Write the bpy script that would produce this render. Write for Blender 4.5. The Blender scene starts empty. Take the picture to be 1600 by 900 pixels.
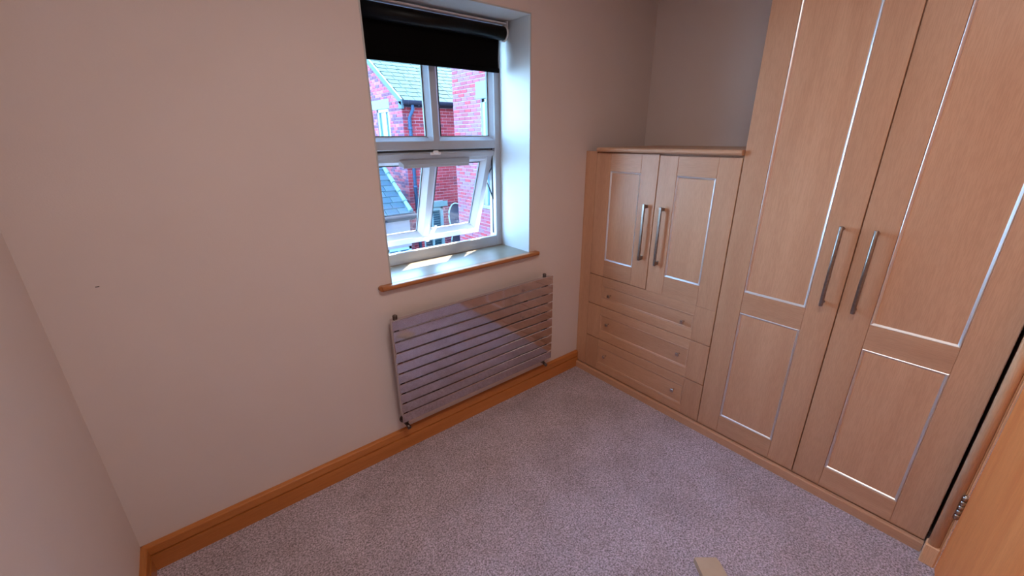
import bpy, bmesh, math, random
from mathutils import Vector, Matrix
random.seed(7)
SC = bpy.context.scene
COL = SC.collection

# ---------------------------------------------------------------- camera
YAW, PIT, ROL, FPX = 0.6787, 0.3517, -0.0081, 642.7
CAM = Vector((0.0, -1.6895, 1.5))
_f = Vector((math.sin(YAW)*math.cos(PIT), math.cos(YAW)*math.cos(PIT), -math.sin(PIT)))
_r = Vector((math.cos(YAW), -math.sin(YAW), 0)); _u = _r.cross(_f)
_c, _s = math.cos(ROL), math.sin(ROL)
RR, UU = _c*_r + _s*_u, -_s*_r + _c*_u
cd = bpy.data.cameras.new('camera'); cam = bpy.data.objects.new('camera', cd); COL.objects.link(cam)
m = Matrix((RR, UU, -_f)).transposed().to_4x4(); m.translation = CAM
cam.matrix_world = m
cd.sensor_width = 36; cd.lens = FPX*36/1600; cd.clip_start = 0.02
SC.camera = cam

# ---------------------------------------------------------------- light and exposure
SKY_STRENGTH = 25.0
SUN_STRENGTH = 45.0
ROOM_FILL_W = 16.0
HALL_FILL_W = 18.0
SC.view_settings.view_transform = 'Standard'; SC.view_settings.look = 'None'
SC.view_settings.gamma = 1; SC.view_settings.use_curve_mapping = False
SC.view_settings.exposure = 0.0
w = bpy.data.worlds.new('sky'); SC.world = w; w.use_nodes = True
nt = w.node_tree; bg = nt.nodes['Background']
tc = nt.nodes.new('ShaderNodeTexCoord'); sp = nt.nodes.new('ShaderNodeSeparateXYZ'); rp = nt.nodes.new('ShaderNodeValToRGB')
nt.links.new(tc.outputs['Generated'], sp.inputs[0]); nt.links.new(sp.outputs['Z'], rp.inputs[0]); nt.links.new(rp.outputs[0], bg.inputs[0])
rp.color_ramp.elements[0].position = 0.0; rp.color_ramp.elements[0].color = (0.42, 0.71, 1.0, 1)
rp.color_ramp.elements[1].position = 0.8; rp.color_ramp.elements[1].color = (0.27, 0.56, 1.0, 1)
bg.inputs[1].default_value = SKY_STRENGTH
sd = bpy.data.lights.new('sun', 'SUN'); so = bpy.data.objects.new('sun', sd); COL.objects.link(so)
sd.energy = SUN_STRENGTH; sd.angle = math.radians(0.6); sd.color = (1.0, 0.95, 0.86)
to_sun = Vector((1.9, 1.0, 2.66)).normalized()
so.rotation_euler = to_sun.to_track_quat('Z', 'Y').to_euler(); so.location = (6, 3, 9)

# ---------------------------------------------------------------- materials
def new_mat(name):
    mt = bpy.data.materials.new(name); mt.use_nodes = True
    return mt, mt.node_tree, mt.node_tree.nodes['Principled BSDF']
def N(nt, t, **kw):
    n = nt.nodes.new(t)
    for k, v in kw.items(): setattr(n, k, v)
    return n
def plain(name, col, rough=0.5, metal=0.0, coat=0.0, spec=0.5):
    mt, nt, b = new_mat(name)
    b.inputs['Base Color'].default_value = (*col, 1); b.inputs['Roughness'].default_value = rough
    b.inputs['Metallic'].default_value = metal; b.inputs['Coat Weight'].default_value = coat
    b.inputs['Specular IOR Level'].default_value = spec
    return mt
def noisy(name, c1, c2, scale, rough=0.6, bump=0.0, bscale=None, detail=4, metal=0, dist=0.002, spec=0.5):
    mt, nt, b = new_mat(name); L = nt.links.new
    t = N(nt, 'ShaderNodeTexCoord'); n = N(nt, 'ShaderNodeTexNoise'); n.inputs['Scale'].default_value = scale; n.inputs['Detail'].default_value = detail
    r = N(nt, 'ShaderNodeValToRGB'); r.color_ramp.elements[0].position = .3; r.color_ramp.elements[1].position = .7
    r.color_ramp.elements[0].color = (*c1, 1); r.color_ramp.elements[1].color = (*c2, 1)
    L(t.outputs['Object'], n.inputs['Vector']); L(n.outputs['Fac'], r.inputs[0]); L(r.outputs[0], b.inputs['Base Color'])
    b.inputs['Roughness'].default_value = rough; b.inputs['Metallic'].default_value = metal; b.inputs['Specular IOR Level'].default_value = spec
    if bump:
        n2 = N(nt, 'ShaderNodeTexNoise'); n2.inputs['Scale'].default_value = bscale or scale; n2.inputs['Detail'].default_value = 3
        bp = N(nt, 'ShaderNodeBump'); bp.inputs['Strength'].default_value = bump; bp.inputs['Distance'].default_value = dist
        L(t.outputs['Object'], n2.inputs['Vector']); L(n2.outputs['Fac'], bp.inputs['Height']); L(bp.outputs[0], b.inputs['Normal'])
    return mt
def wood(name, cols, axis='Z', rough=0.38, fleck=1.0, tint=0.06):
    """fine straight grain running along the given axis"""
    mt, nt, b = new_mat(name); L = nt.links.new
    t = N(nt, 'ShaderNodeTexCoord'); oi = N(nt, 'ShaderNodeObjectInfo')
    off = N(nt, 'ShaderNodeVectorMath', operation='SCALE'); cx = N(nt, 'ShaderNodeCombineXYZ')
    for i in range(3): L(oi.outputs['Random'], cx.inputs[i])
    L(cx.outputs[0], off.inputs[0]); off.inputs['Scale'].default_value = 7.0
    ad = N(nt, 'ShaderNodeVectorMath', operation='ADD'); L(t.outputs['Object'], ad.inputs[0]); L(off.outputs[0], ad.inputs[1])
    def mapped(sl, sa):
        mp = N(nt, 'ShaderNodeMapping'); s = [sa, sa, sa]; s['XYZ'.index(axis)] = sl
        mp.inputs['Scale'].default_value = s; L(ad.outputs[0], mp.inputs['Vector']); return mp
    m1 = mapped(1.2, 14); n1 = N(nt, 'ShaderNodeTexNoise'); n1.inputs['Scale'].default_value = 1; n1.inputs['Detail'].default_value = 5; n1.inputs['Distortion'].default_value = .4
    L(m1.outputs[0], n1.inputs['Vector'])
    m2 = mapped(25, 420); n2 = N(nt, 'ShaderNodeTexNoise'); n2.inputs['Scale'].default_value = 1; n2.inputs['Detail'].default_value = 2
    L(m2.outputs[0], n2.inputs['Vector'])
    r = N(nt, 'ShaderNodeValToRGB'); e = r.color_ramp.elements
    e[0].position = .32; e[1].position = .68; e[0].color = (*cols[0], 1); e[1].color = (*cols[1], 1)
    L(n1.outputs['Fac'], r.inputs[0])
    r2 = N(nt, 'ShaderNodeValToRGB'); r2.color_ramp.elements[0].position = .42; r2.color_ramp.elements[1].position = .56
    r2.color_ramp.elements[0].color = (.80, .76, .72, 1); r2.color_ramp.elements[1].color = (1, 1, 1, 1)
    L(n2.outputs['Fac'], r2.inputs[0])
    mx = N(nt, 'ShaderNodeMix', data_type='RGBA', blend_type='MULTIPLY'); mx.inputs[0].default_value = fleck*.38
    L(r.outputs[0], mx.inputs[6]); L(r2.outputs[0], mx.inputs[7])
    hs = N(nt, 'ShaderNodeHueSaturation'); mr = N(nt, 'ShaderNodeMapRange')
    mr.inputs['To Min'].default_value = 1-tint; mr.inputs['To Max'].default_value = 1+tint
    L(oi.outputs['Random'], mr.inputs['Value']); L(mr.outputs[0], hs.inputs['Value']); L(mx.outputs[2], hs.inputs['Color'])
    L(hs.outputs[0], b.inputs['Base Color']); b.inputs['Roughness'].default_value = rough
    bp = N(nt, 'ShaderNodeBump'); bp.inputs['Strength'].default_value = .15; bp.inputs['Distance'].default_value = .0006
    L(n2.outputs['Fac'], bp.inputs['Height']); L(bp.outputs[0], b.inputs['Normal'])
    return mt
def glass_mat(name, tint=(1, 1, 1)):
    mt = bpy.data.materials.new(name); mt.use_nodes = True; nt = mt.node_tree; nt.nodes.clear(); L = nt.links.new
    o = N(nt, 'ShaderNodeOutputMaterial'); tr = N(nt, 'ShaderNodeBsdfTransparent'); gl = N(nt, 'ShaderNodeBsdfGlossy'); mx = N(nt, 'ShaderNodeMixShader')
    fr = N(nt, 'ShaderNodeFresnel'); fr.inputs['IOR'].default_value = 1.5
    tr.inputs[0].default_value = (*tint, 1); gl.inputs['Roughness'].default_value = 0.01
    ge = N(nt, 'ShaderNodeNewGeometry'); fm = N(nt, 'ShaderNodeMath', operation='MULTIPLY'); iv = N(nt, 'ShaderNodeMath', operation='SUBTRACT'); iv.inputs[0].default_value = 1
    L(ge.outputs['Backfacing'], iv.inputs[1]); L(iv.outputs[0], fm.inputs[1]); L(fr.outputs[0], fm.inputs[0])
    L(fm.outputs[0], mx.inputs[0]); L(tr.outputs[0], mx.inputs[1]); L(gl.outputs[0], mx.inputs[2]); L(mx.outputs[0], o.inputs[0])
    return mt
def masonry(name, cols, rough=.85, per='both', bump=.5, bscale=60):
    """a piece colour picked per object and per mesh island, with fine mottling"""
    mt, nt, b = new_mat(name); L = nt.links.new
    oi = N(nt, 'ShaderNodeObjectInfo'); g = N(nt, 'ShaderNodeNewGeometry'); a = N(nt, 'ShaderNodeMath', operation='ADD'); f = N(nt, 'ShaderNodeMath', operation='FRACT')
    L(oi.outputs['Random'], a.inputs[0]); L(g.outputs['Random Per Island'], a.inputs[1]); L(a.outputs[0], f.inputs[0])
    r = N(nt, 'ShaderNodeValToRGB'); r.color_ramp.interpolation = 'CONSTANT'
    e = r.color_ramp.elements
    while len(e) < len(cols): e.new(0.5)
    for i, c in enumerate(cols): e[i].position = i/len(cols); e[i].color = (*c, 1)
    L(f.outputs[0], r.inputs[0])
    t = N(nt, 'ShaderNodeTexCoord'); n = N(nt, 'ShaderNodeTexNoise'); n.inputs['Scale'].default_value = bscale; L(t.outputs['Object'], n.inputs['Vector'])
    mx = N(nt, 'ShaderNodeMix', data_type='RGBA', blend_type='OVERLAY'); mx.inputs[0].default_value = .35
    L(r.outputs[0], mx.inputs[6]); L(n.outputs['Color'], mx.inputs[7]); L(mx.outputs[2], b.inputs['Base Color'])
    b.inputs['Roughness'].default_value = rough; b.inputs['Specular IOR Level'].default_value = .08
    bp = N(nt, 'ShaderNodeBump'); bp.inputs['Strength'].default_value = bump; bp.inputs['Distance'].default_value = .004
    L(n.outputs['Fac'], bp.inputs['Height']); L(bp.outputs[0], b.inputs['Normal'])
    return mt

M = {}
M['wall'] = noisy('wall_paint', (.69, .585, .55), (.715, .61, .575), 3, .75, .12, 220, spec=.25)
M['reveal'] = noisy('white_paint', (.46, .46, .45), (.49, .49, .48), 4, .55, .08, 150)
M['ceiling'] = plain('ceiling_paint', (.74, .70, .66), .8)
BEECH = ((.57, .312, .188), (.64, .368, .228))
M['beech'] = wood('beech_upright_grain', BEECH, 'Z')
M['beech_y'] = wood('beech_level_grain', BEECH, 'Y')
ORANGE = ((.46, .155, .035), (.58, .21, .055))
M['oak_x'] = wood('varnished_wood_along_x', ORANGE, 'X', .3)
M['oak_y'] = wood('varnished_wood_along_y', ORANGE, 'Y', .3)
M['oak_z'] = wood('varnished_wood_upright', ((.80, .48, .27), (.88, .55, .33)), 'Z', .5)
M['leaf'] = wood('door_veneer', ((.86, .255, .070), (.97, .355, .115)), 'Z', .5, .8)
M['sillwood'] = wood('sill_wood', ((.155, .120, .085), (.185, .145, .105)), 'X', .30)
M['nosing'] = wood('sill_nosing_wood', ((.36, .125, .04), (.45, .17, .055)), 'X', .35)
M['bead'] = plain('silver_bead', (.84, .86, .90), .42, 1.0)
M['steel'] = noisy('brushed_steel', (.27, .245, .23), (.36, .33, .31), 90, .3, metal=1)
M['knob'] = plain('nickel_knob', (.62, .58, .54), .18, 1.0)
M['chrome'] = noisy('radiator_chrome', (.60, .545, .57), (.66, .60, .63), 30, .07, metal=1)
M['valve'] = plain('valve_chrome', (.16, .13, .12), .3, 1.0)
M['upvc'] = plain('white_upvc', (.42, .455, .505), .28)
M['gasket'] = plain('black_gasket', (.012, .02, .03), .5)
M['glass'] = glass_mat('pane_glass', (.97, .99, 1))
M['blind'] = noisy('black_blind_fabric', (.0022, .0018, .0018), (.0032, .0028, .0028), 300, .8, spec=.05)
M['tube'] = plain('black_blind_roll', (.003, .003, .003), .42, spec=.18)
M['white'] = plain('white_plastic', (.78, .78, .78), .4)
M['dark'] = plain('dark_gap', (.02, .012, .01), .8)
M['offcut'] = noisy('pale_offcut', (.50, .36, .25), (.58, .43, .31), 12, .7)
M['brass'] = plain('hinge_steel', (.45, .40, .36), .3, 1.0)
# carpet
def carpet():
    mt, nt, b = new_mat('carpet_pile'); L = nt.links.new
    t = N(nt, 'ShaderNodeTexCoord')
    n1 = N(nt, 'ShaderNodeTexNoise'); n1.inputs['Scale'].default_value = 165; n1.inputs['Detail'].default_value = 4; n1.inputs['Roughness'].default_value = .7
    n2 = N(nt, 'ShaderNodeTexNoise'); n2.inputs['Scale'].default_value = 5; n2.inputs['Detail'].default_value = 4
    v = N(nt, 'ShaderNodeTexVoronoi'); v.inputs['Scale'].default_value = 260
    for n in (n1, n2, v): L(t.outputs['Object'], n.inputs['Vector'])
    r = N(nt, 'ShaderNodeValToRGB'); e = r.color_ramp.elements; e[0].position = .36; e[1].position = .64
    e[0].color = (.21, .155, .165, 1); e[1].color = (.93, .77, .90, 1)
    L(n1.outputs['Fac'], r.inputs[0])
    r2 = N(nt, 'ShaderNodeValToRGB'); r2.color_ramp.elements[0].position = .35; r2.color_ramp.elements[1].position = .6
    r2.color_ramp.elements[0].color = (.84, .82, .80, 1); r2.color_ramp.elements[1].color = (1, 1, 1, 1); L(n2.outputs['Fac'], r2.inputs[0])
    mx = N(nt, 'ShaderNodeMix', data_type='RGBA', blend_type='MULTIPLY'); mx.inputs[0].default_value = 1
    L(r.outputs[0], mx.inputs[6]); L(r2.outputs[0], mx.inputs[7]); L(mx.outputs[2], b.inputs['Base Color'])
    b.inputs['Roughness'].default_value = .95; b.inputs['Specular IOR Level'].default_value = .1
    b.inputs['Sheen Weight'].default_value = .25; b.inputs['Sheen Roughness'].default_value = .5
    bp = N(nt, 'ShaderNodeBump'); bp.inputs['Strength'].default_value = .8; bp.inputs['Distance'].default_value = .006
    a = N(nt, 'ShaderNodeMath', operation='ADD'); L(n1.outputs['Fac'], a.inputs[0]); L(v.outputs['Distance'], a.inputs[1])
    L(a.outputs[0], bp.inputs['Height']); L(bp.outputs[0], b.inputs['Normal'])
    return mt
M['carpet'] = carpet()
M['brick'] = masonry('red_brick', [(.150, .017, .024), (.180, .022, .030), (.118, .014, .020), (.165, .024, .031), (.085, .020, .032)])
M['brick_grey'] = masonry('mixed_brick', [(.190, .040, .056), (.078, .030, .052), (.170, .034, .048), (.072, .034, .060), (.200, .060, .074)])
M['brick_pale'] = masonry('pale_red_brick', [(.150, .042, .056), (.140, .034, .046), (.130, .056, .082), (.175, .028, .036), (.118, .056, .086), (.150, .040, .056)])
M['slate'] = masonry('roof_slate', [(.0110, .0330, .0305), (.0130, .0370, .0340), (.0098, .0300, .0285), (.0115, .0350, .0325)], .8, bump=.25, bscale=20)
M['slate_blue'] = masonry('low_roof_slate', [(.026, .040, .050), (.031, .046, .056), (.022, .036, .047)], .5, bump=.25, bscale=20)
M['mortar'] = noisy('mortar', (.150, .085, .105), (.175, .100, .120), 30, .9)
M['mortar_pale'] = noisy('pale_mortar', (.24, .135, .155), (.27, .155, .175), 30, .9)
M['mortar_lilac'] = noisy('lilac_grey_mortar', (.155, .130, .175), (.180, .150, .195), 30, .9)
M['verge'] = plain('painted_verge_board', (.040, .062, .070), .7, spec=.1)
M['stone'] = noisy('stone_lintel', (.070, .115, .120), (.080, .130, .135), 12, .8, .2, 60)
M['pipe'] = plain('grey_pipe', (.016, .034, .065), .7, spec=.1)
M['gutter'] = plain('dark_gutter', (.007, .008, .015), .8, spec=.08)
M['render'] = noisy('cream_render', (.100, .085, .098), (.115, .098, .110), 10, .8)
M['paving'] = noisy('yard_paving', (.10, .10, .10), (.13, .13, .13), 3, .85)
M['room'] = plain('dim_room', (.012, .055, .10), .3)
M['blindslat'] = plain('white_slat', (.10, .17, .18), .5)
M['outframe'] = plain('painted_white_frame', (.12, .19, .20), .4)
M['dish'] = plain('dish_grey', (.012, .010, .024), .7, spec=.1)

# ---------------------------------------------------------------- mesh helpers
class MB:
    """collects shapes in world coordinates; build() links them as one mesh object"""
    def __init__(s): s.v = []; s.f = []; s.sm = []
    def add(s, vs, fs, smooth=False, mat=None):
        o = len(s.v); s.v += [tuple(mat @ Vector(p)) if mat else tuple(p) for p in vs]
        s.f += [tuple(i+o for i in f) for f in fs]; s.sm += [smooth]*len(fs)
    def box(s, x0, x1, y0, y1, z0, z1, c=0.0, mat=None):
        x0, x1 = sorted((x0, x1)); y0, y1 = sorted((y0, y1)); z0, z1 = sorted((z0, z1))
        c = min(c, .45*min(x1-x0, y1-y0, z1-z0))
        if c <= 0:
            v = [(x, y, z) for x in (x0, x1) for y in (y0, y1) for z in (z0, z1)]
            return s.add(v, [(0, 1, 3, 2), (4, 6, 7, 5), (0, 4, 5, 1), (2, 3, 7, 6), (0, 2, 6, 4), (1, 5, 7, 3)], False, mat)
        v = []; idx = {}
        lo, hi = (x0, y0, z0), (x1, y1, z1)
        for cx in (0, 1):
            for cy in (0, 1):
                for cz in (0, 1):
                    k = (cx, cy, cz)
                    for a in range(3):
                        p = []
                        for d in range(3):
                            q = (lo, hi)[k[d]][d]
                            if d != a: q += c if k[d] == 0 else -c
                            p.append(q)
                        idx[k+(a,)] = len(v); v.append(p)
        f = []
        def rev(face, out):
            a, b_, c_ = (Vector(v[i]) for i in face[:3])
            return face if (b_-a).cross(c_-b_).dot(out) > 0 else tuple(reversed(face))
        for a in range(3):
            o1, o2 = [d for d in range(3) if d != a]
            for sd in (0, 1):
                q = []
                for (i, j) in ((0, 0), (1, 0), (1, 1), (0, 1)):
                    k = [0, 0, 0]; k[a] = sd; k[o1] = i; k[o2] = j; q.append(idx[tuple(k)+(a,)])
                out = Vector((0, 0, 0)); out[a] = 1 if sd else -1
                f.append(rev(tuple(q), out))
            for i in (0, 1):
                for j in (0, 1):
                    q = []
                    for t_, ax in ((0, o1), (0, o2), (1, o2), (1, o1)):
                        k = [0, 0, 0]; k[a] = t_; k[o1] = i; k[o2] = j; q.append(idx[tuple(k)+(ax,)])
                    out = Vector((0, 0, 0)); out[o1] = 1 if i else -1; out[o2] = 1 if j else -1
                    f.append(rev(tuple(q), out))
        for cx in (0, 1):
            for cy in (0, 1):
                for cz in (0, 1):
                    k = (cx, cy, cz); out = Vector([1 if t_ else -1 for t_ in k])
                    f.append(rev(tuple(idx[k+(a,)] for a in range(3)), out))
        s.add(v, f, False, mat)
    def prism(s, prof, a, b, axis, smooth=False, mat=None):
        """closed 2-D profile swept from a to b along axis; profile coordinates are the other two axes in order"""
        o = [d for d in range(3) if d != axis]; v = []
        for t_ in (a, b):
            for p in prof:
                q = [0, 0, 0]; q[axis] = t_; q[o[0]] = p[0]; q[o[1]] = p[1]; v.append(q)
        n = len(prof)
        f = [tuple(range(n))[::-1], tuple(range(n, 2*n))]
        s.add(v, f, False, mat); o0 = len(s.v)-2*n
        for i in range(n):
            j = (i+1) % n; s.f.append((o0+i, o0+j, o0+n+j, o0+n+i)); s.sm.append(smooth)
    def tube(s, pts, r, n=12, cap=True, mat=None):
        pts = [Vector(p) for p in pts]; rings = []; v = []
        rr = r if isinstance(r, (list, tuple)) else [r]*len(pts)
        for i, p in enumerate(pts):
            d = (pts[min(i+1, len(pts)-1)]-pts[max(i-1, 0)]).normalized()
            up = Vector((0, 0, 1)) if abs(d.z) < .9 else Vector((1, 0, 0))
            a = d.cross(up).normalized(); b_ = d.cross(a).normalized()
            for k in range(n):
                t_ = 2*math.pi*k/n; v.append(p+rr[i]*(math.cos(t_)*a+math.sin(t_)*b_))
        f = []
        for i in range(len(pts)-1):
            for k in range(n):
                k2 = (k+1) % n; f.append((i*n+k, i*n+k2, (i+1)*n+k2, (i+1)*n+k))
        s.add(v, f, True, mat)
        if cap:
            o0 = len(s.v)-len(v)
            s.f.append(tuple(o0+k for k in range(n))[::-1]); s.sm.append(False)
            s.f.append(tuple(o0+(len(pts)-1)*n+k for k in range(n))); s.sm.append(False)
    def build(s, name, mat, parent=None, label=None, kind=None):
        me = bpy.data.meshes.new(name)
        base = Vector((0, 0, 0))
        if parent is not None: base = wloc(parent)
        elif s.v:
            xs, ys, zs = zip(*s.v); base = Vector(((min(xs)+max(xs))/2, (min(ys)+max(ys))/2, min(zs)))
        me.from_pydata([tuple(Vector(p)-base) for p in s.v], [], s.f)
        me.polygons.foreach_set('use_smooth', s.sm)
        bm = bmesh.new(); bm.from_mesh(me); bmesh.ops.recalc_face_normals(bm, faces=bm.faces); bm.to_mesh(me); bm.free()
        me.materials.append(M[mat] if isinstance(mat, str) else mat)
        o = bpy.data.objects.new(name, me); COL.objects.link(o)
        if parent is not None: o.parent = parent; o['_b'] = list(base)
        else: o.location = base
        if label: o['label'] = label
        if kind: o['kind'] = kind
        return o
def wloc(o):
    p = Vector((0, 0, 0))
    while o is not None: p += o.location; o = o.parent
    return p
def thing(name, label=None, cat=None, loc=(0, 0, 0), group=None, kind=None):
    o = bpy.data.objects.new(name, None); COL.objects.link(o); o.location = loc; o.empty_display_size = .1
    return tag(o, label, cat, group, kind)
def tag(o, label=None, cat=None, group=None, kind=None):
    if label: o['label'] = label
    if cat: o['category'] = cat
    if group: o['group'] = group
    if kind: o['kind'] = kind
    return o
def part(name, parent, mat, boxes, c=0.0, label=None, kind=None):
    b = MB()
    for q in boxes: b.box(*q, c=c)
    return b.build(name, mat, parent, label, kind)
def arc(cx, cy, r, a0, a1, n=8):
    return [(cx+r*math.cos(math.radians(a0+(a1-a0)*i/n)), cy+r*math.sin(math.radians(a0+(a1-a0)*i/n))) for i in range(n+1)]

# ================================================================ room shell
XL, XC, XB = -0.3765, 1.926, 2.50        # left wall, cupboard fronts, back of the alcove
YB, ZC = -2.80, 2.42                     # wall behind the camera, ceiling
WX0, WX1, WZ0, WZ1 = 0.667, 1.492, 0.868, 2.045
WT = 0.33                                # thickness of the window wall
YW = 0.25                                # room face of the window frame
b = MB()
b.box(XL-.3, WX0, 0, WT, -2.75, 3.2); b.box(WX1, XB+.3, 0, WT, -2.75, 3.2)
b.box(WX0, WX1, 0, WT, WZ1, 3.2); b.box(-1.5, 3.6, WT-.01, .70, 2.50, 2.60); b.box(WX0, WX1, 0, WT, -2.75, WZ0)  # the thin slab is an unseen eaves, added to block the high sun
wf = tag(b.build('wall_front', 'wall'), kind='structure', label='pinkish beige painted wall with the window opening in it')
t_ = .006
b = MB()
b.box(WX1-t_, WX1, -.0015, WT-.02, WZ0+.02, WZ1); b.box(WX0, WX0+t_, -.0015, WT-.02, WZ0+.02, WZ1); b.box(WX0, WX1, -.0015, WT-.02, WZ1-t_, WZ1)
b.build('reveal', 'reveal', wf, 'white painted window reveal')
tag(part('wall_left', None, 'wall', [(XL-.25, XL, YB-.2, .0, -.1, ZC+.1)]), kind='structure', label='plain beige wall on the left of the camera')
b = MB()
b.box(XB, XB+.2, -1.80, 0, -.1, ZC+.1)            # behind the fitted cupboards
b.box(1.887, 2.00, -1.815, -1.798, -.1, ZC+.1)      # jamb side of the doorway
b.box(1.885, 2.00, -2.62, -1.815, 2.03, ZC+.1)
b.box(1.885, 2.00, YB-.2, -2.62, -.1, ZC+.1)
b.box(2.00, XB+.2, -1.84, -1.80, -.1, ZC+.1)
tag(b.build('wall_right', 'wall'), kind='structure', label='beige wall at the back of the alcove above the low cupboard')
tag(part('wall_back', None, 'wall', [(XL-.25, 2.1, YB-.2, YB, -.1, ZC+.1)]), kind='structure')
tag(part('ceiling', None, 'ceiling', [(XL-.25, 3.4, -3.2, .2, ZC, ZC+.1)]), kind='structure')
tag(part('floor', None, 'carpet', [(XL-.25, 3.4, -3.2, .02, -.12, 0)]), kind='structure', label='mauve grey short pile carpet')
b = MB(); b.box(3.2, 3.4, -3.2, -1.6, -.1, ZC); b.box(2.0, 3.4, -3.2, -3.1, -.1, ZC); b.box(XB+.2, 3.4, -1.84, -1.7, -.1, ZC); b.box(2.0, 2.1, -3.2, -3.0, -.1, ZC)
tag(b.build('wall_hall', 'wall'), kind='structure')

b = MB(); b.box(-.243, -.234, -.0012, 0, 1.086, 1.0882); b.build('scuff_mark', 'dark', wf, 'small dark scuff on the wall')
# baseboards: square lower part, a groove, a rounded cap
def base_prof(d):   # (distance from wall, z) outline
    return [(0, 0), (d, 0), (d, .0690), (d-.009, .0695), (d-.009, .0755), (d-.0015, .0770), (d-.0015, .098)] + arc(d-.0085, .1075, .007, 0, 80, 5) + [(.005, .1165), (0, .1165)]
b = MB(); b.prism([(-y, z) for y, z in base_prof(.020)], XL, XC, 0)
bf = tag(b.build('baseboard_front', 'oak_x'), kind='structure', label='orange varnished wooden skirting below the window wall')
b = MB(); b.prism([(XL+x, z) for x, z in base_prof(.020)], YB, -.0, 1)
tag(b.build('baseboard_left', 'oak_y'), kind='structure', label='orange varnished skirting running along the left wall')

# ================================================================ window
win = thing('window_1', 'white plastic window, fixed top lights, tilted open lower sash', loc=((WX0+WX1)/2, YW, .887), kind='structure')
FX0, FX1 = WX0+.004, WX1-.001
FT = 2.044; FY1 = YW+.065
TR0, TR1 = 1.443, 1.512                # transom
def slope_frame(b, x0, x1, z0, z1, w, y_face, y_glass):
    """mitred bead sloping from the frame face down to the glass around an opening (x0..x1, z0..z1 outer)"""
    o = [(x0, z0), (x1, z0), (x1, z1), (x0, z1)]; i = [(x0+w, z0+w), (x1-w, z0+w), (x1-w, z1-w), (x0+w, z1-w)]
    for k in range(4):
        j = (k+1) % 4
        v = [(o[k][0], y_face, o[k][1]), (o[j][0], y_face, o[j][1]), (i[j][0], y_glass, i[j][1]), (i[k][0], y_glass, i[k][1]),
             (o[k][0], y_glass+.01, o[k][1]), (o[j][0], y_glass+.01, o[j][1]), (i[j][0], y_glass+.01, i[j][1]), (i[k][0], y_glass+.01, i[k][1])]
        b.add(v, [(0, 1, 2, 3), (4, 7, 6, 5), (0, 4, 5, 1), (3, 2, 6, 7), (0, 3, 7, 4), (1, 5, 6, 2)])
OW = .040
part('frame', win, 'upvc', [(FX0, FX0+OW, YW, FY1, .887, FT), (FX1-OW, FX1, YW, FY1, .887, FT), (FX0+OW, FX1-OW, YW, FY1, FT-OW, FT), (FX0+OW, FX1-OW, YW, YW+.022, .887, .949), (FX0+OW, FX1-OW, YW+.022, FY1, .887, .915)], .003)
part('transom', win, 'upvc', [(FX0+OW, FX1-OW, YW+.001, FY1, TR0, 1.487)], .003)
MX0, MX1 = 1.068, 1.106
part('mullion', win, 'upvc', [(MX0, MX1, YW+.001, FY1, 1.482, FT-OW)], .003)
UZ0, UZ1 = 1.485, FT-OW
for x0, x1 in ((FX0+OW, MX0), (MX1, FX1-OW)):
    b = MB(); slope_frame(b, x0, x1, UZ0, UZ1, .022, YW+.006, YW+.030); g = b.build('glazing_bead', 'upvc', win)
    b = MB(); x2, x3, z2, z3 = x0+.022, x1-.022, UZ0+.022, UZ1-.022; e = .004
    b.box(x2, x2+e, YW+.028, YW+.040, z2, z3); b.box(x3-e, x3, YW+.028, YW+.040, z2, z3); b.box(x2, x3, YW+.028, YW+.040, z2, z2+e*.5); b.box(x2, x3, YW+.028, YW+.040, z3-e, z3)
    b.build('gasket', 'gasket', win)
    part('pane', win, 'glass', [(x2-.003, x3+.003, YW+.034, YW+.038, z2-.003, z3+.003)])
# outer sill
part('outer_sill', win, 'upvc', [(FX0-.03, FX1+.03, FY1, FY1+.14, .86, .885)], .004)
# tilted top hung sash, built flat then turned about its top edge
HZ, HY, ANG = 1.434, YW+.012, math.radians(19.8)
SR = Matrix.Translation((0, HY, HZ)) @ Matrix.Rotation(ANG, 4, 'X') @ Matrix.Translation((0, -HY, -HZ))
sash = thing('sash', 'lower sash tilted outwards at the bottom', loc=(0, 0, 0)); sash.parent = win; sash.location = -Vector(win.location)
SX0, SX1, SZ0, SZ1 = .712, 1.447, HZ-.526, HZ-.004
def sbox(name, mat, boxes, c=0, label=None):
    b = MB()
    for q in boxes: b.box(*q, c=c, mat=SR)
    return b.build(name, mat, sash, label)
SW = .036; SY = YW+.010
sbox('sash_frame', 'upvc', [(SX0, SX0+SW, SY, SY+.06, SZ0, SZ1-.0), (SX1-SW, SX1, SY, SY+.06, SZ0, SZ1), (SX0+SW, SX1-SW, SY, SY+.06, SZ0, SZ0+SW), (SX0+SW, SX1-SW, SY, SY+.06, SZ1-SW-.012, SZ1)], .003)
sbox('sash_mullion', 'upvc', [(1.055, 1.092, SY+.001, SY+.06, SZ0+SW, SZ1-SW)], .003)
for x0, x1 in ((SX0+SW, 1.055), (1.092, SX1-SW)):
    b = MB(); bb = MB(); slope_frame(bb, x0, x1, SZ0+SW, SZ1-SW-.012, .024, SY+.004, SY+.028); b.add(bb.v, bb.f, False, SR); b.build('glazing_bead', 'upvc', sash)
    z2, z3 = SZ0+SW+.024, SZ1-SW-.036; x2, x3 = x0+.024, x1-.024; e = .004
    sbox('gasket', 'gasket', [(x2, x2+e, SY+.026, SY+.036, z2, z3), (x3-e, x3, SY+.026, SY+.036, z2, z3), (x2, x3, SY+.026, SY+.036, z2, z2+.002), (x2, x3, SY+.026, SY+.036, z3-e, z3)])
    sbox('pane', 'glass', [(x2-.003, x3+.003, SY+.031, SY+.035, z2-.003, z3+.003)])
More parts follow.
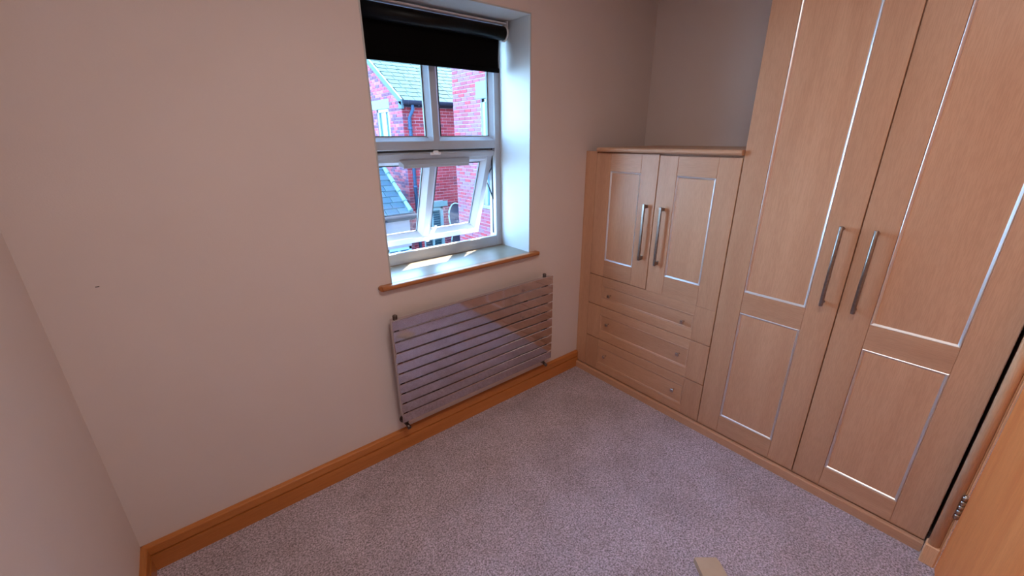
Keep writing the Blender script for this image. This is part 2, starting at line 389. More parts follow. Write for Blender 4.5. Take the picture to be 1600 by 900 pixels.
# lip of the sash seen above the white line, vent, keep and dark gap
sbox('lip', 'upvc', [(SX0-.004, SX1+.004, SY-.006, SY+.006, SZ1-.028, SZ1-.002)], .002)
b = MB(); vx0, vx1 = .885, 1.290
vp = [(SY-.002, SZ1-.034), (SY-.028, SZ1-.046), (SY-.028, SZ1-.060), (SY-.002, SZ1-.064)]
v = []
for xx, ins in ((vx0, 0), (vx1, 0)):
    for k, p in enumerate(vp):
        dx = .014 if k in (1, 2) else 0
        v.append((xx+(dx if xx == vx0 else -dx), p[0], p[1]))
b.add(v, [(0, 1, 2, 3), (7, 6, 5, 4), (0, 4, 5, 1), (1, 5, 6, 2), (2, 6, 7, 3), (3, 7, 4, 0)], False, SR)
b.box(vx0+.012, vx1-.012, SY-.030, SY-.026, SZ1-.064, SZ1-.058, mat=SR)
b.build('vent', 'upvc', sash, 'long white trickle vent along the top of the open sash')
# handle at the foot of the sash mullion
b = MB()
b.box(1.052, 1.086, SY-.012, SY+.001, SZ0+.012, SZ0+.030, .004, mat=SR)
b.box(1.062, 1.078, SY-.034, SY-.010, SZ0+.014, SZ0+.030, .004, mat=SR)
hr = SR @ Matrix.Translation((1.07, SY-.028, SZ0+.022)) @ Matrix.Rotation(math.radians(28), 4, 'Y')
b.box(-.008, .008, -.010, .004, -.004, .100, .004, mat=hr); b.box(-.010, .010, -.012, .006, .050, .064, .003, mat=hr)
b.build('handle', 'white', sash, 'white handle at the foot of the sash')
b = MB(); b.box(1.045, 1.105, YW-.004, YW+.004, 1.418, 1.432, .003); b.box(1.060, 1.090, YW-.012, YW, 1.424, 1.440, .004)
b.build('keep', 'white', win)
part('rebate_shadow', win, 'gasket', [(SX1+.001, SX1+.006, YW+.030, YW+.036, .96, TR0), (SX0, SX1, YW+.040, YW+.046, TR0-.005, TR0)], label='dark strips standing in for shade in the frame rebate')  # shade in the gap round the sash, made as black strips
b = MB()   # friction stay on the right
top = Vector((1.449, HY+.02, 1.425))
def on_sash(z, y=SY+.05, x=SX1+.001): return SR @ Vector((x, y, z))
b.tube([(1.4500, YW+.03, 1.43), (1.4500, YW+.03, 1.16)], .0045, 6)
b.tube([(1.449, YW+.03, 1.17), on_sash(HZ-.16)], .004, 6)
b.tube([(1.449, YW+.03, 1.34), on_sash(HZ-.22)], .004, 6)
b.build('friction_stay', 'gasket', win, 'dark metal stay holding the sash open')
# wooden sill board with rounded nosing and horns
SZT = .8905
b = MB(); b.box(WX0+.001, WX1-.001, -.004, YW, SZT-.022, SZT)
b.build('sill_board', 'sillwood', win, 'pale wooden inner sill lit by the sun')
b = MB()
pr = [(.0, SZT-.022), (.0, SZT)] + [(-.024+p[0], SZT-.011+p[1]) for p in [(.011*math.cos(math.radians(a))*1.0, .011*math.sin(math.radians(a))) for a in range(90, 271, 20)]]
b.prism(pr, WX0-.050, WX1+.045, 0, smooth=False)
for xe in (WX0-.050, WX1+.045):
    b.tube([(xe, -.002, SZT-.011), (xe, -.024, SZT-.011)], .011, 14)
b.build('sill_nosing', 'nosing', win, 'rounded orange brown front edge of the sill')

# ================================================================ roller blind
RY, RZ, RRr = .178, 1.986, .031
bl = thing('roller_blind', 'black roller blind pulled partly down at the top of the window', 'blind', ((WX0+WX1)/2, RY, WZ1-.03))
b = MB(); b.tube([(WX0+.020, RY, RZ), (1.462, RY, RZ)], RRr, 28); b.build('roller', 'tube', bl, 'black fabric roll with a soft sheen')
b = MB(); n = 14; v = []; f = []
for side in (0, 1):
    for i in range(n+1):
        for j in range(7):
            x = WX0+.028 + (1.452-WX0-.028)*i/n; zz = RZ - (RZ-1.815)*j/6
            wob = .0012*math.sin(i*1.1)*j/6
            v.append((x + (.0025*math.sin(j*1.2) if i == n else 0), RY+RRr-.002+wob+(.0012 if side else 0), zz))
P = (n+1)*7
for i in range(n):
    for j in range(6):
        a = i*7+j; f.append((a, a+7, a+8, a+1)); f.append((P+a, P+a+1, P+a+8, P+a+7))
b.add(v, f, True)
b.box(WX0+.028, 1.455, RY+RRr-.007, RY+RRr+.005, 1.812, 1.834, .003)
b.build('fabric', 'blind', bl)
b = MB(); b.box(WX0+.008, 1.474, RY-.022, RY+.028, 2.022, 2.030, .002); b.build('head_rail', 'white', bl, 'white rail above the black roll')
b = MB(); pr = arc(RY, RZ, .036, 0, 360, 24)[:-1]
b.prism([(p[0], p[1]) for p in pr], 1.463, 1.470, 0, smooth=True); b.box(1.466, 1.472, RY-.03, RY+.03, RZ, 2.038, .002); b.build('end_bracket', 'white', bl)
b = MB(); b.prism(pr, WX0+.012, WX0+.019, 0, smooth=True); b.box(WX0+.007, WX0+.013, RY-.03, RY+.03, RZ, 2.038, .002); b.build('end_bracket', 'white', bl)

# ================================================================ radiator
rad = thing('radiator', 'chrome flat panel radiator fixed under the window, ten bars', 'radiator', (1.107, -.05, .21))
RX0, RX1, RZT, RZB = .6155, 1.598, .7515, .2105
pitch = (RZT-RZB)/10
pb = MB(); pb.box(RX0, RX1, -.090, -.083, 0, pitch-.0062, .0016); pb.box(RX0+.009, RX1-.009, -.083, -.060, .003, pitch-.0090, .002)
first = None
for k in range(10):
    z = RZB+k*pitch+.003
    if first is None:
        first = pb.build('panel', 'chrome', rad); me0 = first.data; first.location = (0, 0, z); 
    else:
        o = first.copy(); COL.objects.link(o); o.parent = rad; o.location = (0, 0, z)
for x0 in (RX0+.012, RX1-.042):
    part('header', rad, 'chrome', [(x0, x0+.030, -.064, -.034, RZB+.012, RZT-.012)], .003)
for x0 in (RX0+.2, RX1-.2):
    for z0 in (RZB+.07, RZT-.12): part('bracket', rad, 'valve', [(x0, x0+.03, -.060, -.0, z0, z0+.04)], .002)
for xx, nm in ((RX0+.033, 'air_vent'), (RX1-.033, 'blanking_plug')):
    b = MB(); b.tube([(xx, -.049, RZT-.016), (xx, -.049, RZT-.010), (xx, -.049, RZT-.010), (xx, -.049, RZT+.003), (xx, -.049, RZT+.006)], [.007, .007, .011, .011, .008], 14); b.build(nm, 'valve', rad)
for xx in (RX0+.030, RX1-.033):
    b = MB()
    b.tube([(xx, -.049, RZB+.014), (xx, -.049, RZB-.040)], .009, 14)
    b.tube([(xx, -.049, RZB-.014), (xx, -.049, RZB-.028)], .013, 6)
    b.tube([(xx, -.058, RZB-.036), (xx, -.022, RZB-.036), (xx, -.0, RZB-.036)], .009, 12)
    b.tube([(xx, -.052, RZB-.036), (xx, -.082, RZB-.044)], [.009, .010], 12)
    b.tube([(xx, -.012, RZB-.036), (xx, -.002, RZB-.036)], .016, 16)
    b.build('valve', 'valve', rad)

# ================================================================ fitted cupboards
D = .019                                    # door thickness
BW = .0095                                  # bead width
def bead(parent, y0, y1, z0, z1, silver=True):
    """silver bead sloping into a recessed panel; y0<y1 are the outer edges"""
    xf, xb = XC+.0005, XC+.0052
    b = MB(); o = [(y0, z0), (y1, z0), (y1, z1), (y0, z1)]; w = BW
    prof = [(0, xf+.0012), (w*.25, xf-.0003), (w*.62, xf+.0012), (w, xb)]
    n = len(prof); v = []
    for d, x in prof + [(w, xb+.004), (0, xb+.004)]:
        for (yy, zz, sy, sz) in ((y0, z0, 1, 1), (y1, z0, -1, 1), (y1, z1, -1, -1), (y0, z1, 1, -1)):
            v.append((x, yy+sy*d, zz+sz*d))
    m_ = n+2; f = []
    for i in range(m_):
        i2 = (i+1) % m_
        for k in range(4):
            k2 = (k+1) % 4; f.append((i*4+k, i*4+k2, i2*4+k2, i2*4+k))
    b.add(v, f); return b.build('bead', 'bead' if silver else 'beech_y', parent, 'thin silver bead round the panel' if silver else None)
def front(parent, name, y0, y1, z0, z1, sw, rails, label=None):
    """framed door or drawer front; y0<y1; rails = list of (z0,z1) from the bottom up, the first and last at the edges"""
    g = .0022
    y0 += g; y1 -= g; z0 += g; z1 -= g
    d = thing(name, label); d.parent = parent; d.location = Vector(((XC), (y0+y1)/2, z0)) - wloc(parent)
    part('stile', d, 'beech', [(XC, XC+D, y0, y0+sw-.0004, z0, z1)], .0013)
    part('stile', d, 'beech', [(XC, XC+D, y1-sw+.0004, y1, z0, z1)], .0013)
    ry = y0+sw, y1-sw
    rails = [(max(a, z0), min(b_, z1)) for a, b_ in rails]
    for a, b_ in rails:
        part('rail', d, 'beech_y', [(XC+.0003, XC+D, ry[0], ry[1], a, b_)], .0013)
    for (a0, a1), (b0, b1) in zip(rails[:-1], rails[1:]):
        bead(d, ry[0]+.0004, ry[1]-.0004, a1+.0004, b0-.0004, name == 'door')
        part('panel', d, 'beech' if (b0-a1) > .2 else 'beech_y', [(XC+.0052, XC+.015, ry[0], ry[1], a1, b0)])
    return d
def pull(parent, y, z0, z1, square):
    b = MB(); xc = 1.897
    if square: b.box(xc-.005, xc+.005, y-.0062, y+.0062, z0, z1, .0012)
    else:
        b.tube([(xc, y, z0), (xc, y, z0+.002), (xc, y, z1-.002), (xc, y, z1)], [.0055, .0072, .0072, .0055], 16)
    for z in (z0+.012, z1-.012):
        if square: b.box(xc, XC+.001, y-.0055, y+.0055, z-.010, z+.006 if z > .9 else z+.010, .001)
        else: b.tube([(xc, y, z), (XC+.001, y, z)], .0055, 12)
    b.build('handle', 'steel', parent, 'brushed steel bar handle')
cab = thing('cupboard', 'low beech cupboard with two doors above three drawers, beside the radiator', 'cupboard', (2.2, -.483, .0))
YF, YWD, YS, YE = -.083, -.8835, -1.338, -1.7875
ZD, Z2, Z3, ZP, ZT = .6955, .5005, .2727, .047, 1.415
part('carcass', cab, 'beech', [(XC+D+.001, XB-.002, YWD, YF, .03, 1.4185)])
part('filler', cab, 'beech', [(XC+.003, XC+.021, YF+.001, -.0005, ZP, 1.421)], .001, 'darker upright infill strip next to the window wall')
b = MB(); pr = [(XB-.002, 1.4185), (1.912, 1.4185)] + [(1.912-.0115*math.sin(math.radians(a)), 1.430-.0115*math.cos(math.radians(a))) for a in range(0, 181, 20)] + [(XB-.002, 1.4415)]
b.prism(pr, YWD+.0005, -.098, 1); b.build('top', 'beech_y', cab, 'beech top slab with rounded front edge')
YM = -.4845
RZ_ = [(ZD, .7995), (1.3175, ZT)]
d1 = front(cab, 'door', YM, YF, ZD, ZT, .100, RZ_)
d2 = front(cab, 'door', YWD, YM, ZD-.004, ZT-.004, .100, [(ZD-.004, .7985), (1.3165, ZT-.004)])
pull(d1, -.440, .861, 1.166, True); pull(d2, -.5385, .853, 1.162, True)
for z0, z1, p0, p1, zk in ((Z2, ZD, .5545, .6405, .5880), (Z3, Z2, .3300, .4450, .3975), (ZP, Z3, .1000, .2200, .1725)):
    d = front(cab, 'drawer', YWD, YF, z0, z1, .101, [(z0, p0), (p1, z1)])
    for yk in (-.2500, -.7270):
        b = MB(); b.tube([(XC+.006, yk, zk), (XC-.010, yk, zk)], .0048, 10)
        b.box(XC-.022, XC-.009, yk-.0095, yk+.0095, zk-.0095, zk+.0095, .0025)
        b.build('knob', 'knob', d, 'small square nickel knob')
ward = thing('wardrobe', 'tall beech wardrobe with two framed doors, right of the low cupboard', 'wardrobe', (2.2, -1.338, 0))
WZT = 2.30
part('carcass', ward, 'beech', [(XC+D+.001, XB-.002, YE, YWD-.0008, .03, WZT+.02)])
for y0, y1, lab in ((YS, YWD, None), (YE, YS, None)):
    d = front(ward, 'door', y0, y1, ZP, WZT, .1025, [(ZP, .149), (.7255, .8255), (WZT-.10, WZT)])
    pull(d, -1.286 if y1 == YWD else -1.388, .861, 1.180, False)
b = MB(); pr = [(1.930, 0), (1.911, 0), (1.911, .0385), (1.914, .0430), (1.930, .0430)]
b.prism(pr, YE-.0, -.020, 1)
tag(b.build('plinth', 'beech_y'), 'long low beech plinth running under the cupboard and wardrobe', 'plinth')

# ================================================================ door on the right
door = thing('door_1', 'orange veneered door swung into the room, at right edge', loc=(1.90, -1.83, 0), kind='structure')
b = MB()
pr = [(1.888, -1.793)] + [(1.876-.013*math.sin(math.radians(a)), -1.8085-.0155*(-math.cos(math.radians(a)))) for a in range(0, 181, 15)] + [(1.888, -1.824)]
for z0 in (.083,):
    v = []; f = []
    b.prism(pr, z0, 2.10, 2, smooth=True)
b.build('architrave', 'oak_z', door, 'rounded upright door architrave')
b = MB(); b.box(1.860, 1.900, -1.829, -1.789, 0, .088, .003); b.build('plinth_block', 'oak_z', door, 'square block at the foot of the architrave')
b = MB(); b.box(1.872, 1.95, -1.8275, -1.8245, .0, 2.03, .001); b.box(1.8650, 1.95, -1.8325, -1.8290, .0, 2.03, .001); b.box(1.876, 1.95, -1.8290, -1.8270, 0, 2.03)
b.build('jamb', 'oak_z', door, 'stepped door jamb beside the hinge')
part('architrave', door, 'oak_y', [(1.863, 1.886, -2.66, -1.793, 2.03, 2.10), (1.863, 1.886, -2.66, -2.62, 0, 2.10)], .005)
ang = math.radians(8.0)
LR = Matrix.Translation((1.862, -1.8335, 0)) @ Matrix.Rotation(math.pi+ang, 4, 'Z')
# local: +x runs along the leaf away from the hinge, +y is the back of the leaf
b = MB(); b.box(0, .765, 0, .038, .003, 2.020, .0015, mat=LR); lf = b.build('leaf', 'leaf', door, 'smooth orange wood veneer door leaf')
for zc in (.292, 1.78):
    b = MB()
    for k in range(5):
        zz = zc-.050+k*.020
        b.tube([(1.8640, -1.8275, zz+.0008), (1.8640, -1.8275, zz+.0185)], .0078, 12)
    b.tube([(1.864, -1.8275, zc-.053), (1.864, -1.8275, zc+.053)], .0045, 8)
    b.box(1.864, 1.890, -1.8300, -1.8285, zc-.05, zc+.05)
    b.build('hinge', 'brass', door, 'steel butt hinge')

# offcut and frayed carpet
b = MB()
outl = [(1.207, -1.262), (1.269, -1.313), (1.262, -1.330), (1.236, -1.368), (1.205, -1.402), (1.120, -1.352), (1.169, -1.312)]
v = [(x, y, .0015) for x, y in outl] + [(x, y, .026) for x, y in outl]; n = len(outl)
b.add(v, [tuple(range(n))[::-1], tuple(range(n, 2*n))] + [(i, (i+1) % n, n+(i+1) % n, n+i) for i in range(n)])
tag(b.build('wood_offcut', 'offcut'), 'small beige wood offcut lying on the carpet', 'offcut')
b = MB()
p = [(1.83, -1.755), (1.815, -1.765), (1.808, -1.752), (1.80, -1.762), (1.803, -1.778), (1.79, -1.785)]
b.tube([(x, y, .004) for x, y in p], .0016, 6)
tag(b.build('loose_thread', 'carpet'), 'loose carpet thread lying by the foot of the door frame', 'thread')

# unseen fill lamps, added to brighten the room and the hall
def lamp(name, label, x, y, z, watts, size, col):
    t = thing(name, label, 'fill lamp', (x, y, z))
    b = MB(); b.tube([(x, y, z), (x, y, z-.03)], size*.5+.02, 32); b.build('base', 'white', t)
    ld = bpy.data.lights.new(name+'_light', 'AREA'); ld.shape = 'DISK'; ld.size = size; ld.energy = watts; ld.color = col
    lo = bpy.data.objects.new('fill_light', ld); COL.objects.link(lo); lo.parent = t; lo.location = (0, 0, -.034)
lamp('room_fill_lamp', 'unseen round fill lamp added on the ceiling of the room', .52, -1.52, ZC, ROOM_FILL_W, .42, (1, .88, .79))
lamp('hall_fill_lamp', 'unseen round fill lamp added on the hall ceiling beyond the door', 2.65, -2.4, ZC, HALL_FILL_W, .38, (1, .90, .84))

# ================================================================ outside
tag(part('ground', None, 'paving', [(-14, 22, WT+.01, 30, -2.85, -2.75)]), kind='structure', label='grey paved yard far below the window')
def seen(p):
    d = Vector(p)-CAM; z = d.dot(_f)
    if z < .1: return False
    x, y = 800+FPX*d.dot(RR)/z, 450-FPX*d.dot(UU)/z
    return 556 < x < 792 and 70 < y < 410
PROTO = {}
def brick_mesh(L, mat):
    k = (round(L, 3), mat)
    if k not in PROTO:
        me = bpy.data.meshes.new('brick'); h = .0325; c = .004
        v = [(-L/2, 0, -h), (L/2, 0, -h), (L/2, 0, h), (-L/2, 0, h), (-L/2+c, -.009, -h+c), (L/2-c, -.009, -h+c), (L/2-c, -.009, h-c), (-L/2+c, -.009, h-c)]
        me.from_pydata(v, [], [(4, 5, 6, 7), (0, 1, 5, 4), (1, 2, 6, 5), (2, 3, 7, 6), (3, 0, 4, 7)]); me.materials.append(M[mat]); PROTO[k] = me
    return PROTO[k]
def bricks(wall, mat, origin, face, length, z0, z1, holes=(), limit=150, top=None):
    """stretcher bond on a vertical face. face '-y' (runs along +x from origin) or '-x' (runs along +y)"""
    L_ = .215; mj = .010; rows = int((z1-z0)/.075); items = []
    rnd = random.Random(3)
    for r_ in range(rows):
        z = z0+(r_+.5)*.075; s = -(.1125 if r_ % 2 else 0)
        while s < length:
            a, e = max(s, 0), min(s+L_, length)
            s += L_+mj
            if e-a < .04: continue
            segs = [(a, e)]
            for (h0, h1, hz0, hz1) in holes:
                if hz0 < z < hz1:
                    ns = []
                    for (p_, q_) in segs:
                        if q_ <= h0 or p_ >= h1: ns.append((p_, q_)); continue
                        if p_ < h0: ns.append((p_, h0))
                        if q_ > h1: ns.append((h1, q_))
                    segs = ns
            for p_, q_ in segs:
                if q_-p_ < .03 or (top and z+.03 > top((p_+q_)/2)): continue
                items.append((round((p_+q_)/2, 4), z, round((q_-p_)/.025)*.025 - .000 if abs(q_-p_-L_) > .001 else L_, q_-p_))
    def pos(s_, z): return Vector((origin[0]+s_, origin[1], z)) if face == '-y' else Vector((origin[0], origin[1]+s_, z))
    vis = [it for it in items if seen(pos(it[0], it[1]))]
    vis.sort(key=lambda it: (pos(it[0], it[1])-CAM).length); ind = set(id(it) for it in vis[:limit])
    rest = MB(); base = wloc(wall)
    for it in items:
        p = pos(it[0], it[1]); pr_ = rnd.uniform(-.002, .003)
        off = Vector((0, -pr_, 0)) if face == '-y' else Vector((-pr_, 0, 0))
        if id(it) in ind:
            o = bpy.data.objects.new('brick', brick_mesh(max(it[3], .03), mat)); COL.objects.link(o); o.parent = wall; o.location = p+off-base
            if face == '-x': o.rotation_euler.z = math.pi*1.5
        else:
            me = brick_mesh(max(it[3], .03), mat)
            R_ = Matrix.Translation(p+off) @ (Matrix.Rotation(math.pi*1.5, 4, 'Z') if face == '-x' else Matrix.Identity(4))
            rest.add([x.co for x in me.vertices], [tuple(q.vertices) for q in me.polygons], False, R_)
    if rest.v: rest.build('brickwork', mat, wall, kind='stuff')
def slates(roof, mat, x0, x1, y0, z0, y1, z1, gauge, wdt, limit):
    """courses of slates from the eaves (y0,z0) to the ridge (y1,z1), slope facing -y"""
    sl = math.hypot(y1-y0, z1-z0); a = math.atan2(z1-z0, y1-y0); rows = int(sl/gauge); items = []
    me = bpy.data.meshes.new('slate'); t2 = .014; w2 = wdt/2-.0055; l2 = gauge*1.25
    me.from_pydata([(-w2, 0, 0), (w2, 0, 0), (w2, l2, -t2*.6), (-w2, l2, -t2*.6), (-w2, 0, t2), (w2, 0, t2), (w2, l2, t2*.2), (-w2, l2, t2*.2)], [],
                   [(4, 5, 6, 7), (0, 1, 5, 4), (1, 2, 6, 5), (3, 0, 4, 7), (2, 3, 7, 6)]); me.materials.append(M[mat])
    for r_ in range(rows):
        x = x0+(wdt/2 if r_ % 2 else wdt)*.5+.0
        while x < x1:
            items.append((x, r_)); x += wdt
    def pos(it):
        t = it[1]*gauge/sl; return Vector((it[0], y0+(y1-y0)*t, z0+(z1-z0)*t))
    vis = sorted([i for i, it in enumerate(items) if seen(pos(it))], key=lambda i: (pos(items[i])-CAM).length)
    ind = set(vis[:limit]); rest = MB(); base = wloc(roof); rnd = random.Random(5)
    for i, it in enumerate(items):
        p = pos(it)+Vector((0, 0, .012)); tl = a+rnd.uniform(-.004, .004)
        if i in ind:
            o = bpy.data.objects.new('slate', me); COL.objects.link(o); o.parent = roof; o.location = p-base; o.rotation_euler = (tl, 0, rnd.uniform(-.006, .006))
        else: rest.add([q.co for q in me.vertices], [tuple(q.vertices) for q in me.polygons], False, Matrix.Translation(p) @ Matrix.Rotation(tl, 4, 'X'))
    if rest.v: rest.build('slating', mat, roof, kind='stuff')

# --- brick house opposite: eaves wall faces us, gable end faces left
HX, HY0 = 4.81, 8.5; EZ = 2.40; RS = .612; HR = 3.6     # corner, eaves, roof slope, half depth
hs = thing('brick_house', 'red brick house with a pale slate roof, seen opposite through the window', 'house', (HX+2.5, HY0+3.6, -2.75))
gw_hole = (.80, 1.60, 1.30, 2.44)   # window in gable (along +y from corner), with lintel
b = MB()
def wall_with_hole(b, face, o, L, z0, z1, th, hole):
    h0, h1, a, c_ = hole
    rects = [(0, h0, z0, z1), (h1, L, z0, z1), (h0, h1, z0, a), (h0, h1, c_, z1)]
    for (s0, s1, q0, q1) in rects:
        if face == '-y': b.box(o[0]+s0, o[0]+s1, o[1], o[1]+th, q0, q1)
        else: b.box(o[0], o[0]+th, o[1]+s0, o[1]+s1, q0, q1)
wall_with_hole(b, '-x', (HX, HY0), 2*HR, -2.75, EZ, .3, gw_hole)
b.prism([(HY0, EZ-.01), (HY0+2*HR, EZ-.01), (HY0+HR, EZ+HR*RS-.03)], HX, HX+.3, 0)
gab = b.build('gable_wall', 'mortar', hs)
bricks(gab, 'brick_grey', (HX, HY0), '-x', 2*HR, -2.74, EZ+HR*RS, [gw_hole], 150, lambda s: EZ-.02+RS*(HR-abs(s-HR)))
fw_hole = (.31, .965, -1.65, -.14)
b = MB(); wall_with_hole(b, '-y', (HX+.3, HY0), 4.7, -2.75, EZ, .3, (fw_hole[0]-.3, fw_hole[1]-.3, fw_hole[2], fw_hole[3])); fwl = b.build('front_wall', 'mortar_pale', hs)
bricks(fwl, 'brick', (HX, HY0), '-y', 5.0, -2.74, EZ-.02, [fw_hole], 150)
part('back_wall', hs, 'mortar', [(HX, HX+5, HY0+2*HR-.3, HY0+2*HR, -2.75, EZ), (HX+4.7, HX+5, HY0+.3, HY0+2*HR, -2.75, EZ)])
ov = .10
b = MB(); b.prism([(HY0-ov, EZ-ov*RS-.04), (HY0-ov, EZ-ov*RS), (HY0+HR, EZ+HR*RS), (HY0+2*HR+ov, EZ-ov*RS), (HY0+2*HR+ov, EZ-ov*RS-.04), (HY0+HR, EZ+HR*RS-.05)], HX-.03, HX+5.1, 0)
rf = b.build('roof', 'gutter', hs)
slates(rf, 'slate', HX+.02, HX+5.1, HY0-ov, EZ-ov*RS+.004, HY0+HR, EZ+HR*RS+.004, .205, .30, 290)
b = MB(); b.prism([(HY0-ov-.02, EZ-ov*RS-.11), (HY0-ov-.02, EZ-ov*RS+.035), (HY0+HR, EZ+HR*RS+.045), (HY0+HR, EZ+HR*RS-.10)], HX-.07, HX-.02, 0)
b.box(HX-.07, HX-.0, HY0-ov-.03, HY0+.05, EZ-.24, EZ-.06, .01); b.build('verge_board', 'verge', hs, 'pale board along the gable edge of the roof')
b = MB(); gz = EZ-ov*RS-.03
b.tube([(HX-.03, HY0-ov-.05, gz), (HX+5.1, HY0-ov-.05, gz)], .055, 12); b.box(HX, HX+5.1, HY0-ov-.0, HY0-ov+.025, gz-.10, gz+.05)
for k in range(9): b.box(HX+.35+k*.55, HX+.38+k*.55, HY0-ov-.11, HY0, gz-.085, gz-.05)
b.build('gutter', 'gutter', hs, 'dark gutter along the eaves')
b = MB(); px = HX+.17
b.tube([(px+.05, HY0-.13, gz), (px+.05, HY0-.13, gz-.16), (px-.02, HY0-.06, gz-.34), (px-.02, HY0-.06, -2.75)], .042, 12)
for zz in (1.5, 1.72, .3, -.9): b.tube([(px-.02, HY0-.06, zz-.03), (px-.02, HY0-.06, zz+.03)], .052, 12)
b.build('downpipe', 'pipe', hs, 'blue grey downpipe at the corner of the house')
# gable window
w1 = thing('window', 'white sash window in the gable end'); w1.parent = hs; w1.location = Vector((HX, HY0+1.2, 1.3))-wloc(hs)
part('lintel', w1, 'stone', [(HX-.012, HX+.12, HY0+.72, HY0+1.86, 2.22, 2.45)], .006)
part('window_frame', w1, 'outframe', [(HX+.02, HX+.09, HY0+.80, HY0+.88, 1.3, 2.22), (HX+.02, HX+.09, HY0+1.52, HY0+1.60, 1.3, 2.22), (HX+.02, HX+.09, HY0+.8, HY0+1.6, 2.14, 2.22), (HX+.03, HX+.09, HY0+1.08, HY0+1.16, 1.3, 2.2), (HX-.05, HX+.09, HY0+.75, HY0+1.65, 1.24, 1.30)], .006)
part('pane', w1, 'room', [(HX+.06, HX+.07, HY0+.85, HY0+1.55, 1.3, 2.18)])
part('curtain', w1, 'blindslat', [(HX+.10, HX+.12, HY0+.85, HY0+1.2, 1.3, 2.18)])
# front window with slatted blinds
w2 = thing('window', 'white window with slatted blinds'); w2.parent = hs; w2.location = Vector((HX+.63, HY0, -1.65))-wloc(hs)
part('lintel', w2, 'stone', [(HX+.20, HX+1.11, HY0-.012, HY0+.12, -.30, -.14)], .006)
part('window_frame', w2, 'outframe', [(HX+.31, HX+.37, HY0+.03, HY0+.10, -1.65, -.30), (HX+.90, HX+.965, HY0+.03, HY0+.10, -1.65, -.30), (HX+.595, HX+.655, HY0+.03, HY0+.10, -1.65, -.3), (HX+.31, HX+.965, HY0+.03, HY0+.10, -.40, -.30), (HX+.26, HX+1.0, HY0-.05, HY0+.1, -1.71, -1.65)], .006)
part('pane', w2, 'glass', [(HX+.36, HX+.91, HY0+.06, HY0+.065, -1.65, -.38)])
part('backing', w2, 'room', [(HX+.33, HX+.95, HY0+.2, HY0+.21, -1.65, -.3)])
for xa, xb in ((HX+.375, HX+.59), (HX+.66, HX+.895)):
    for k in range(20):
        b = MB(); z = -.44-k*.062
        b.box(xa, xb, -.022, .022, -.002, .002, mat=Matrix.Translation((0, HY0+.12, z)) @ Matrix.Rotation(math.radians(-50), 4, 'X')); b.build('slat', 'blindslat', w2)
# --- nearer brick building on the right
NX, NY1, NY0 = 5.16, 6.69, 1.4
nb = thing('brick_building', 'nearer pale red brick side wall with a white window, at the right of the view', 'building', (NX+1.5, 3, -2.75))
nh = (NY1-.0, 0, 0, 0)
wy0, wy1, wz0, wz1 = 4.60, 5.66, 0.13, 2.22      # white window
hole = (wy0-NY0, wy1-NY0, wz0, wz1+.25)
b = MB(); wall_with_hole(b, '-x', (NX, NY0), NY1-NY0, -2.75, 4.0, .3, hole); nw = b.build('side_wall', 'mortar_lilac', nb)
bricks(nw, 'brick_pale', (NX, NY0), '-x', NY1-NY0, -2.74, 3.95, [hole], 300)
part('back_wall', nb, 'brick_pale', [(NX+.3, NX+3, NY1-.3, NY1, -2.75, 4.0), (NX+.3, NX+3, NY0, NY0+.3, -2.75, 4.0), (NX+2.7, NX+3, NY0, NY1, -2.75, 4.0)])
part('roof', nb, 'slate', [(NX-.12, NX+3.1, NY0-.1, NY1+.1, 4.0, 4.1)], .01)
w3 = thing('window', 'white window with a pale stone lintel'); w3.parent = nb; w3.location = Vector((NX, 3.9, wz0))-wloc(nb)
LINT = part('lintel', w3, 'stone', [(NX-.012, NX+.12, wy0-.12, wy1+.15, wz1, wz1+.31)], .006)
part('window_frame', w3, 'outframe', [(NX+.03, NX+.10, wy0, wy0+.07, wz0, wz1), (NX+.03, NX+.10, wy1-.10, wy1, wz0, wz1), (NX+.03, NX+.10, wy0, wy1, wz1-.07, wz1), (NX+.03, NX+.10, 5.09, 5.17, wz0, wz1), (NX-.04, NX+.1, wy0-.05, wy1+.05, wz0-.06, wz0)], .006)
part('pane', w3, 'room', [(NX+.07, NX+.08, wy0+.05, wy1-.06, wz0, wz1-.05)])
part('curtain', w3, 'blindslat', [(NX+.11, NX+.13, wy0+.05, wy1-.05, wz0, wz1-.05)])
# --- low extension with a slate roof in front of the gable
EX1, EY = 4.33, 7.5
ex = thing('garden_room', 'low cream garden room with a blue grey slate roof, left of the brick house', 'building', (2.6, 8.4, -2.75))
SLOPE = .70
def rz(y): return -.13+(y-EY)*SLOPE
b = MB(); b.prism([(EY-.08, rz(EY-.08)-.05), (EY-.08, rz(EY-.08)), (EY+1.75, rz(EY+1.75)), (EY+1.75, rz(EY+1.75)-.06)], 1.0, EX1, 0)
er = b.build('roof', 'slate_blue', ex)
slates(er, 'slate_blue', 1.0, EX1-.02, EY-.08, rz(EY-.08)+.003, EY+1.75, rz(EY+1.75)+.003, .20, .30, 290)
b = MB(); yy = EY-.05; k = 0
while yy < EY+1.7:
    z = rz(yy)+.02; y2 = yy+.30; z2 = rz(y2)+.02
    b.tube([(EX1-.02, yy, z+.012), (EX1-.02, y2, z2)], [.058, .045], 10); yy += .28
b.build('verge_tile', 'stone', ex, 'row of pale capping tiles up the roof edge')
b = MB(); b.tube([(1.0, EY-.14, -.24), (EX1+.08, EY-.14, -.24)], .055, 12); b.box(1.0, EX1+.04, EY-.09, EY-.065, -.33, -.17); b.build('gutter', 'gutter', ex)
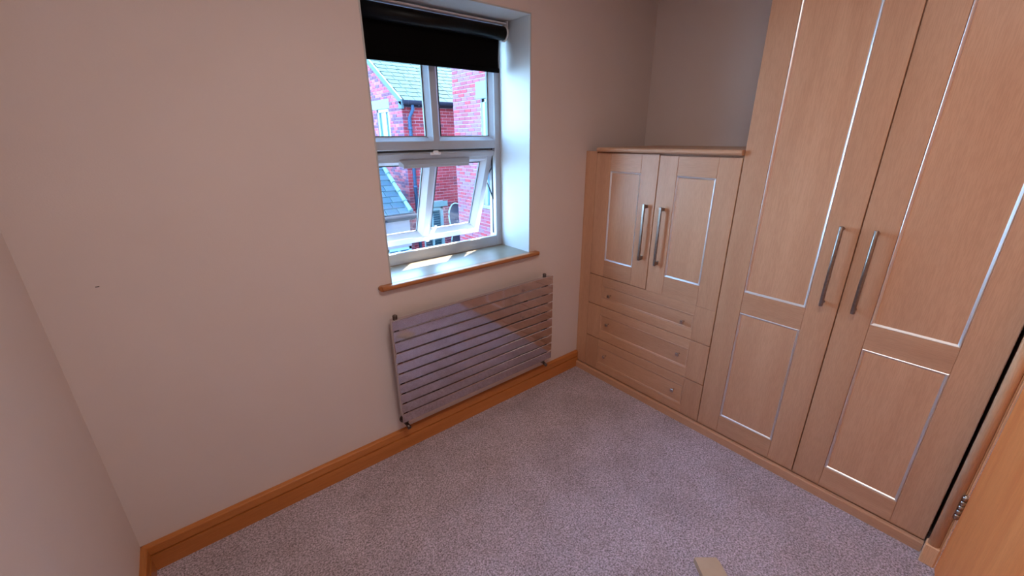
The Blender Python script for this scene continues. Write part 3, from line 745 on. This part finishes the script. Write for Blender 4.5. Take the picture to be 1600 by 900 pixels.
part('wall', ex, 'render', [(1.0, EX1-.06, EY, EY+.15, -.98, -.24), (EX1-.21, EX1-.06, EY+.15, EY+1.7, -2.75, -.05), (1.0, EX1-.06, EY, EY+.15, -2.75, -2.0), (1.0, EX1-.06, EY+1.6, EY+1.75, -2.75, rz(EY+1.6)-.1), (EX1-.21, EX1-.06, EY+.6, EY+1.6, -.06, .12)])
for x0 in (EX1-.70, EX1-1.34, EX1-1.98):
    wn = thing('window', None); wn.parent = ex; wn.location = Vector((x0+.3, EY, -2.0))-wloc(ex)
    part('window_frame', wn, 'outframe', [(x0, x0+.07, EY+.02, EY+.1, -2.0, -.98), (x0+.57, x0+.64, EY+.02, EY+.1, -2.0, -.98), (x0, x0+.64, EY+.02, EY+.1, -1.06, -.98), (x0, x0+.64, EY+.02, EY+.1, -2.0, -1.94), (x0+.285, x0+.355, EY+.03, EY+.1, -2, -1)], .006)
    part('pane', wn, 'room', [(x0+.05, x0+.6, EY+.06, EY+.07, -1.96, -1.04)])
# --- two satellite dishes on the house wall
def dish(x, y, z, r, label):
    t = thing('satellite_dish', label, 'satellite dish', (x, HY0, z-.2), 'satellite dishes on the house wall')
    n = 28; v = []; f = []; rings = 5
    az = Matrix.Translation((x, y, z)) @ Matrix.Rotation(math.radians(24), 4, 'Z') @ Matrix.Rotation(math.radians(-12), 4, 'X')
    for s_, oy in ((0, 0), (1, .012)):
        for i in range(rings+1):
            q = i/rings
            for k in range(n): a = 2*math.pi*k/n; v.append((r*q*math.cos(a)*.92, .09*(1-q*q)+oy, r*q*math.sin(a)))
    P_ = (rings+1)*n
    for i in range(rings):
        for k in range(n):
            k2 = (k+1) % n; a = i*n+k; b_ = i*n+k2
            f.append((a, b_, b_+n, a+n)); f.append((P_+a, P_+a+n, P_+b_+n, P_+b_))
    for k in range(n):
        k2 = (k+1) % n; a = rings*n+k; b_ = rings*n+k2; f.append((a, b_, P_+b_, P_+a))
    b = MB(); b.add(v, f, True, az); b.build('reflector', 'dish', t)
    b = MB(); b.tube([(r*.92*math.cos(2*math.pi*k/36), .0, r*math.sin(2*math.pi*k/36)) for k in range(37)], .017, 8, False, az); b.build('rim', 'outframe', t, 'pale rim')
    b = MB(); b.tube([az @ Vector((0, .09, 0)), (x+.05, HY0-.02, z-.1)], .02, 8); b.box(x+.0, x+.10, HY0-.02, HY0-.008, z-.18, z-.02); b.build('bracket', 'gutter', t)
    b = MB(); b.tube([az @ Vector((0, 0, -r)), az @ Vector((.02, -.38, -.12))], .011, 6); b.tube([az @ Vector((.02, -.42, -.12)), az @ Vector((.02, -.34, -.10))], .026, 10); b.build('arm', 'gutter', t)
dish(6.00, 8.12, -.62, .43, 'upper of two grey satellite dishes on the opposite red wall')
dish(6.02, 8.12, -1.35, .40, 'lower of two grey satellite dishes, seen under the open sash')
for o in bpy.data.objects:
    if '_b' in o: del o['_b']
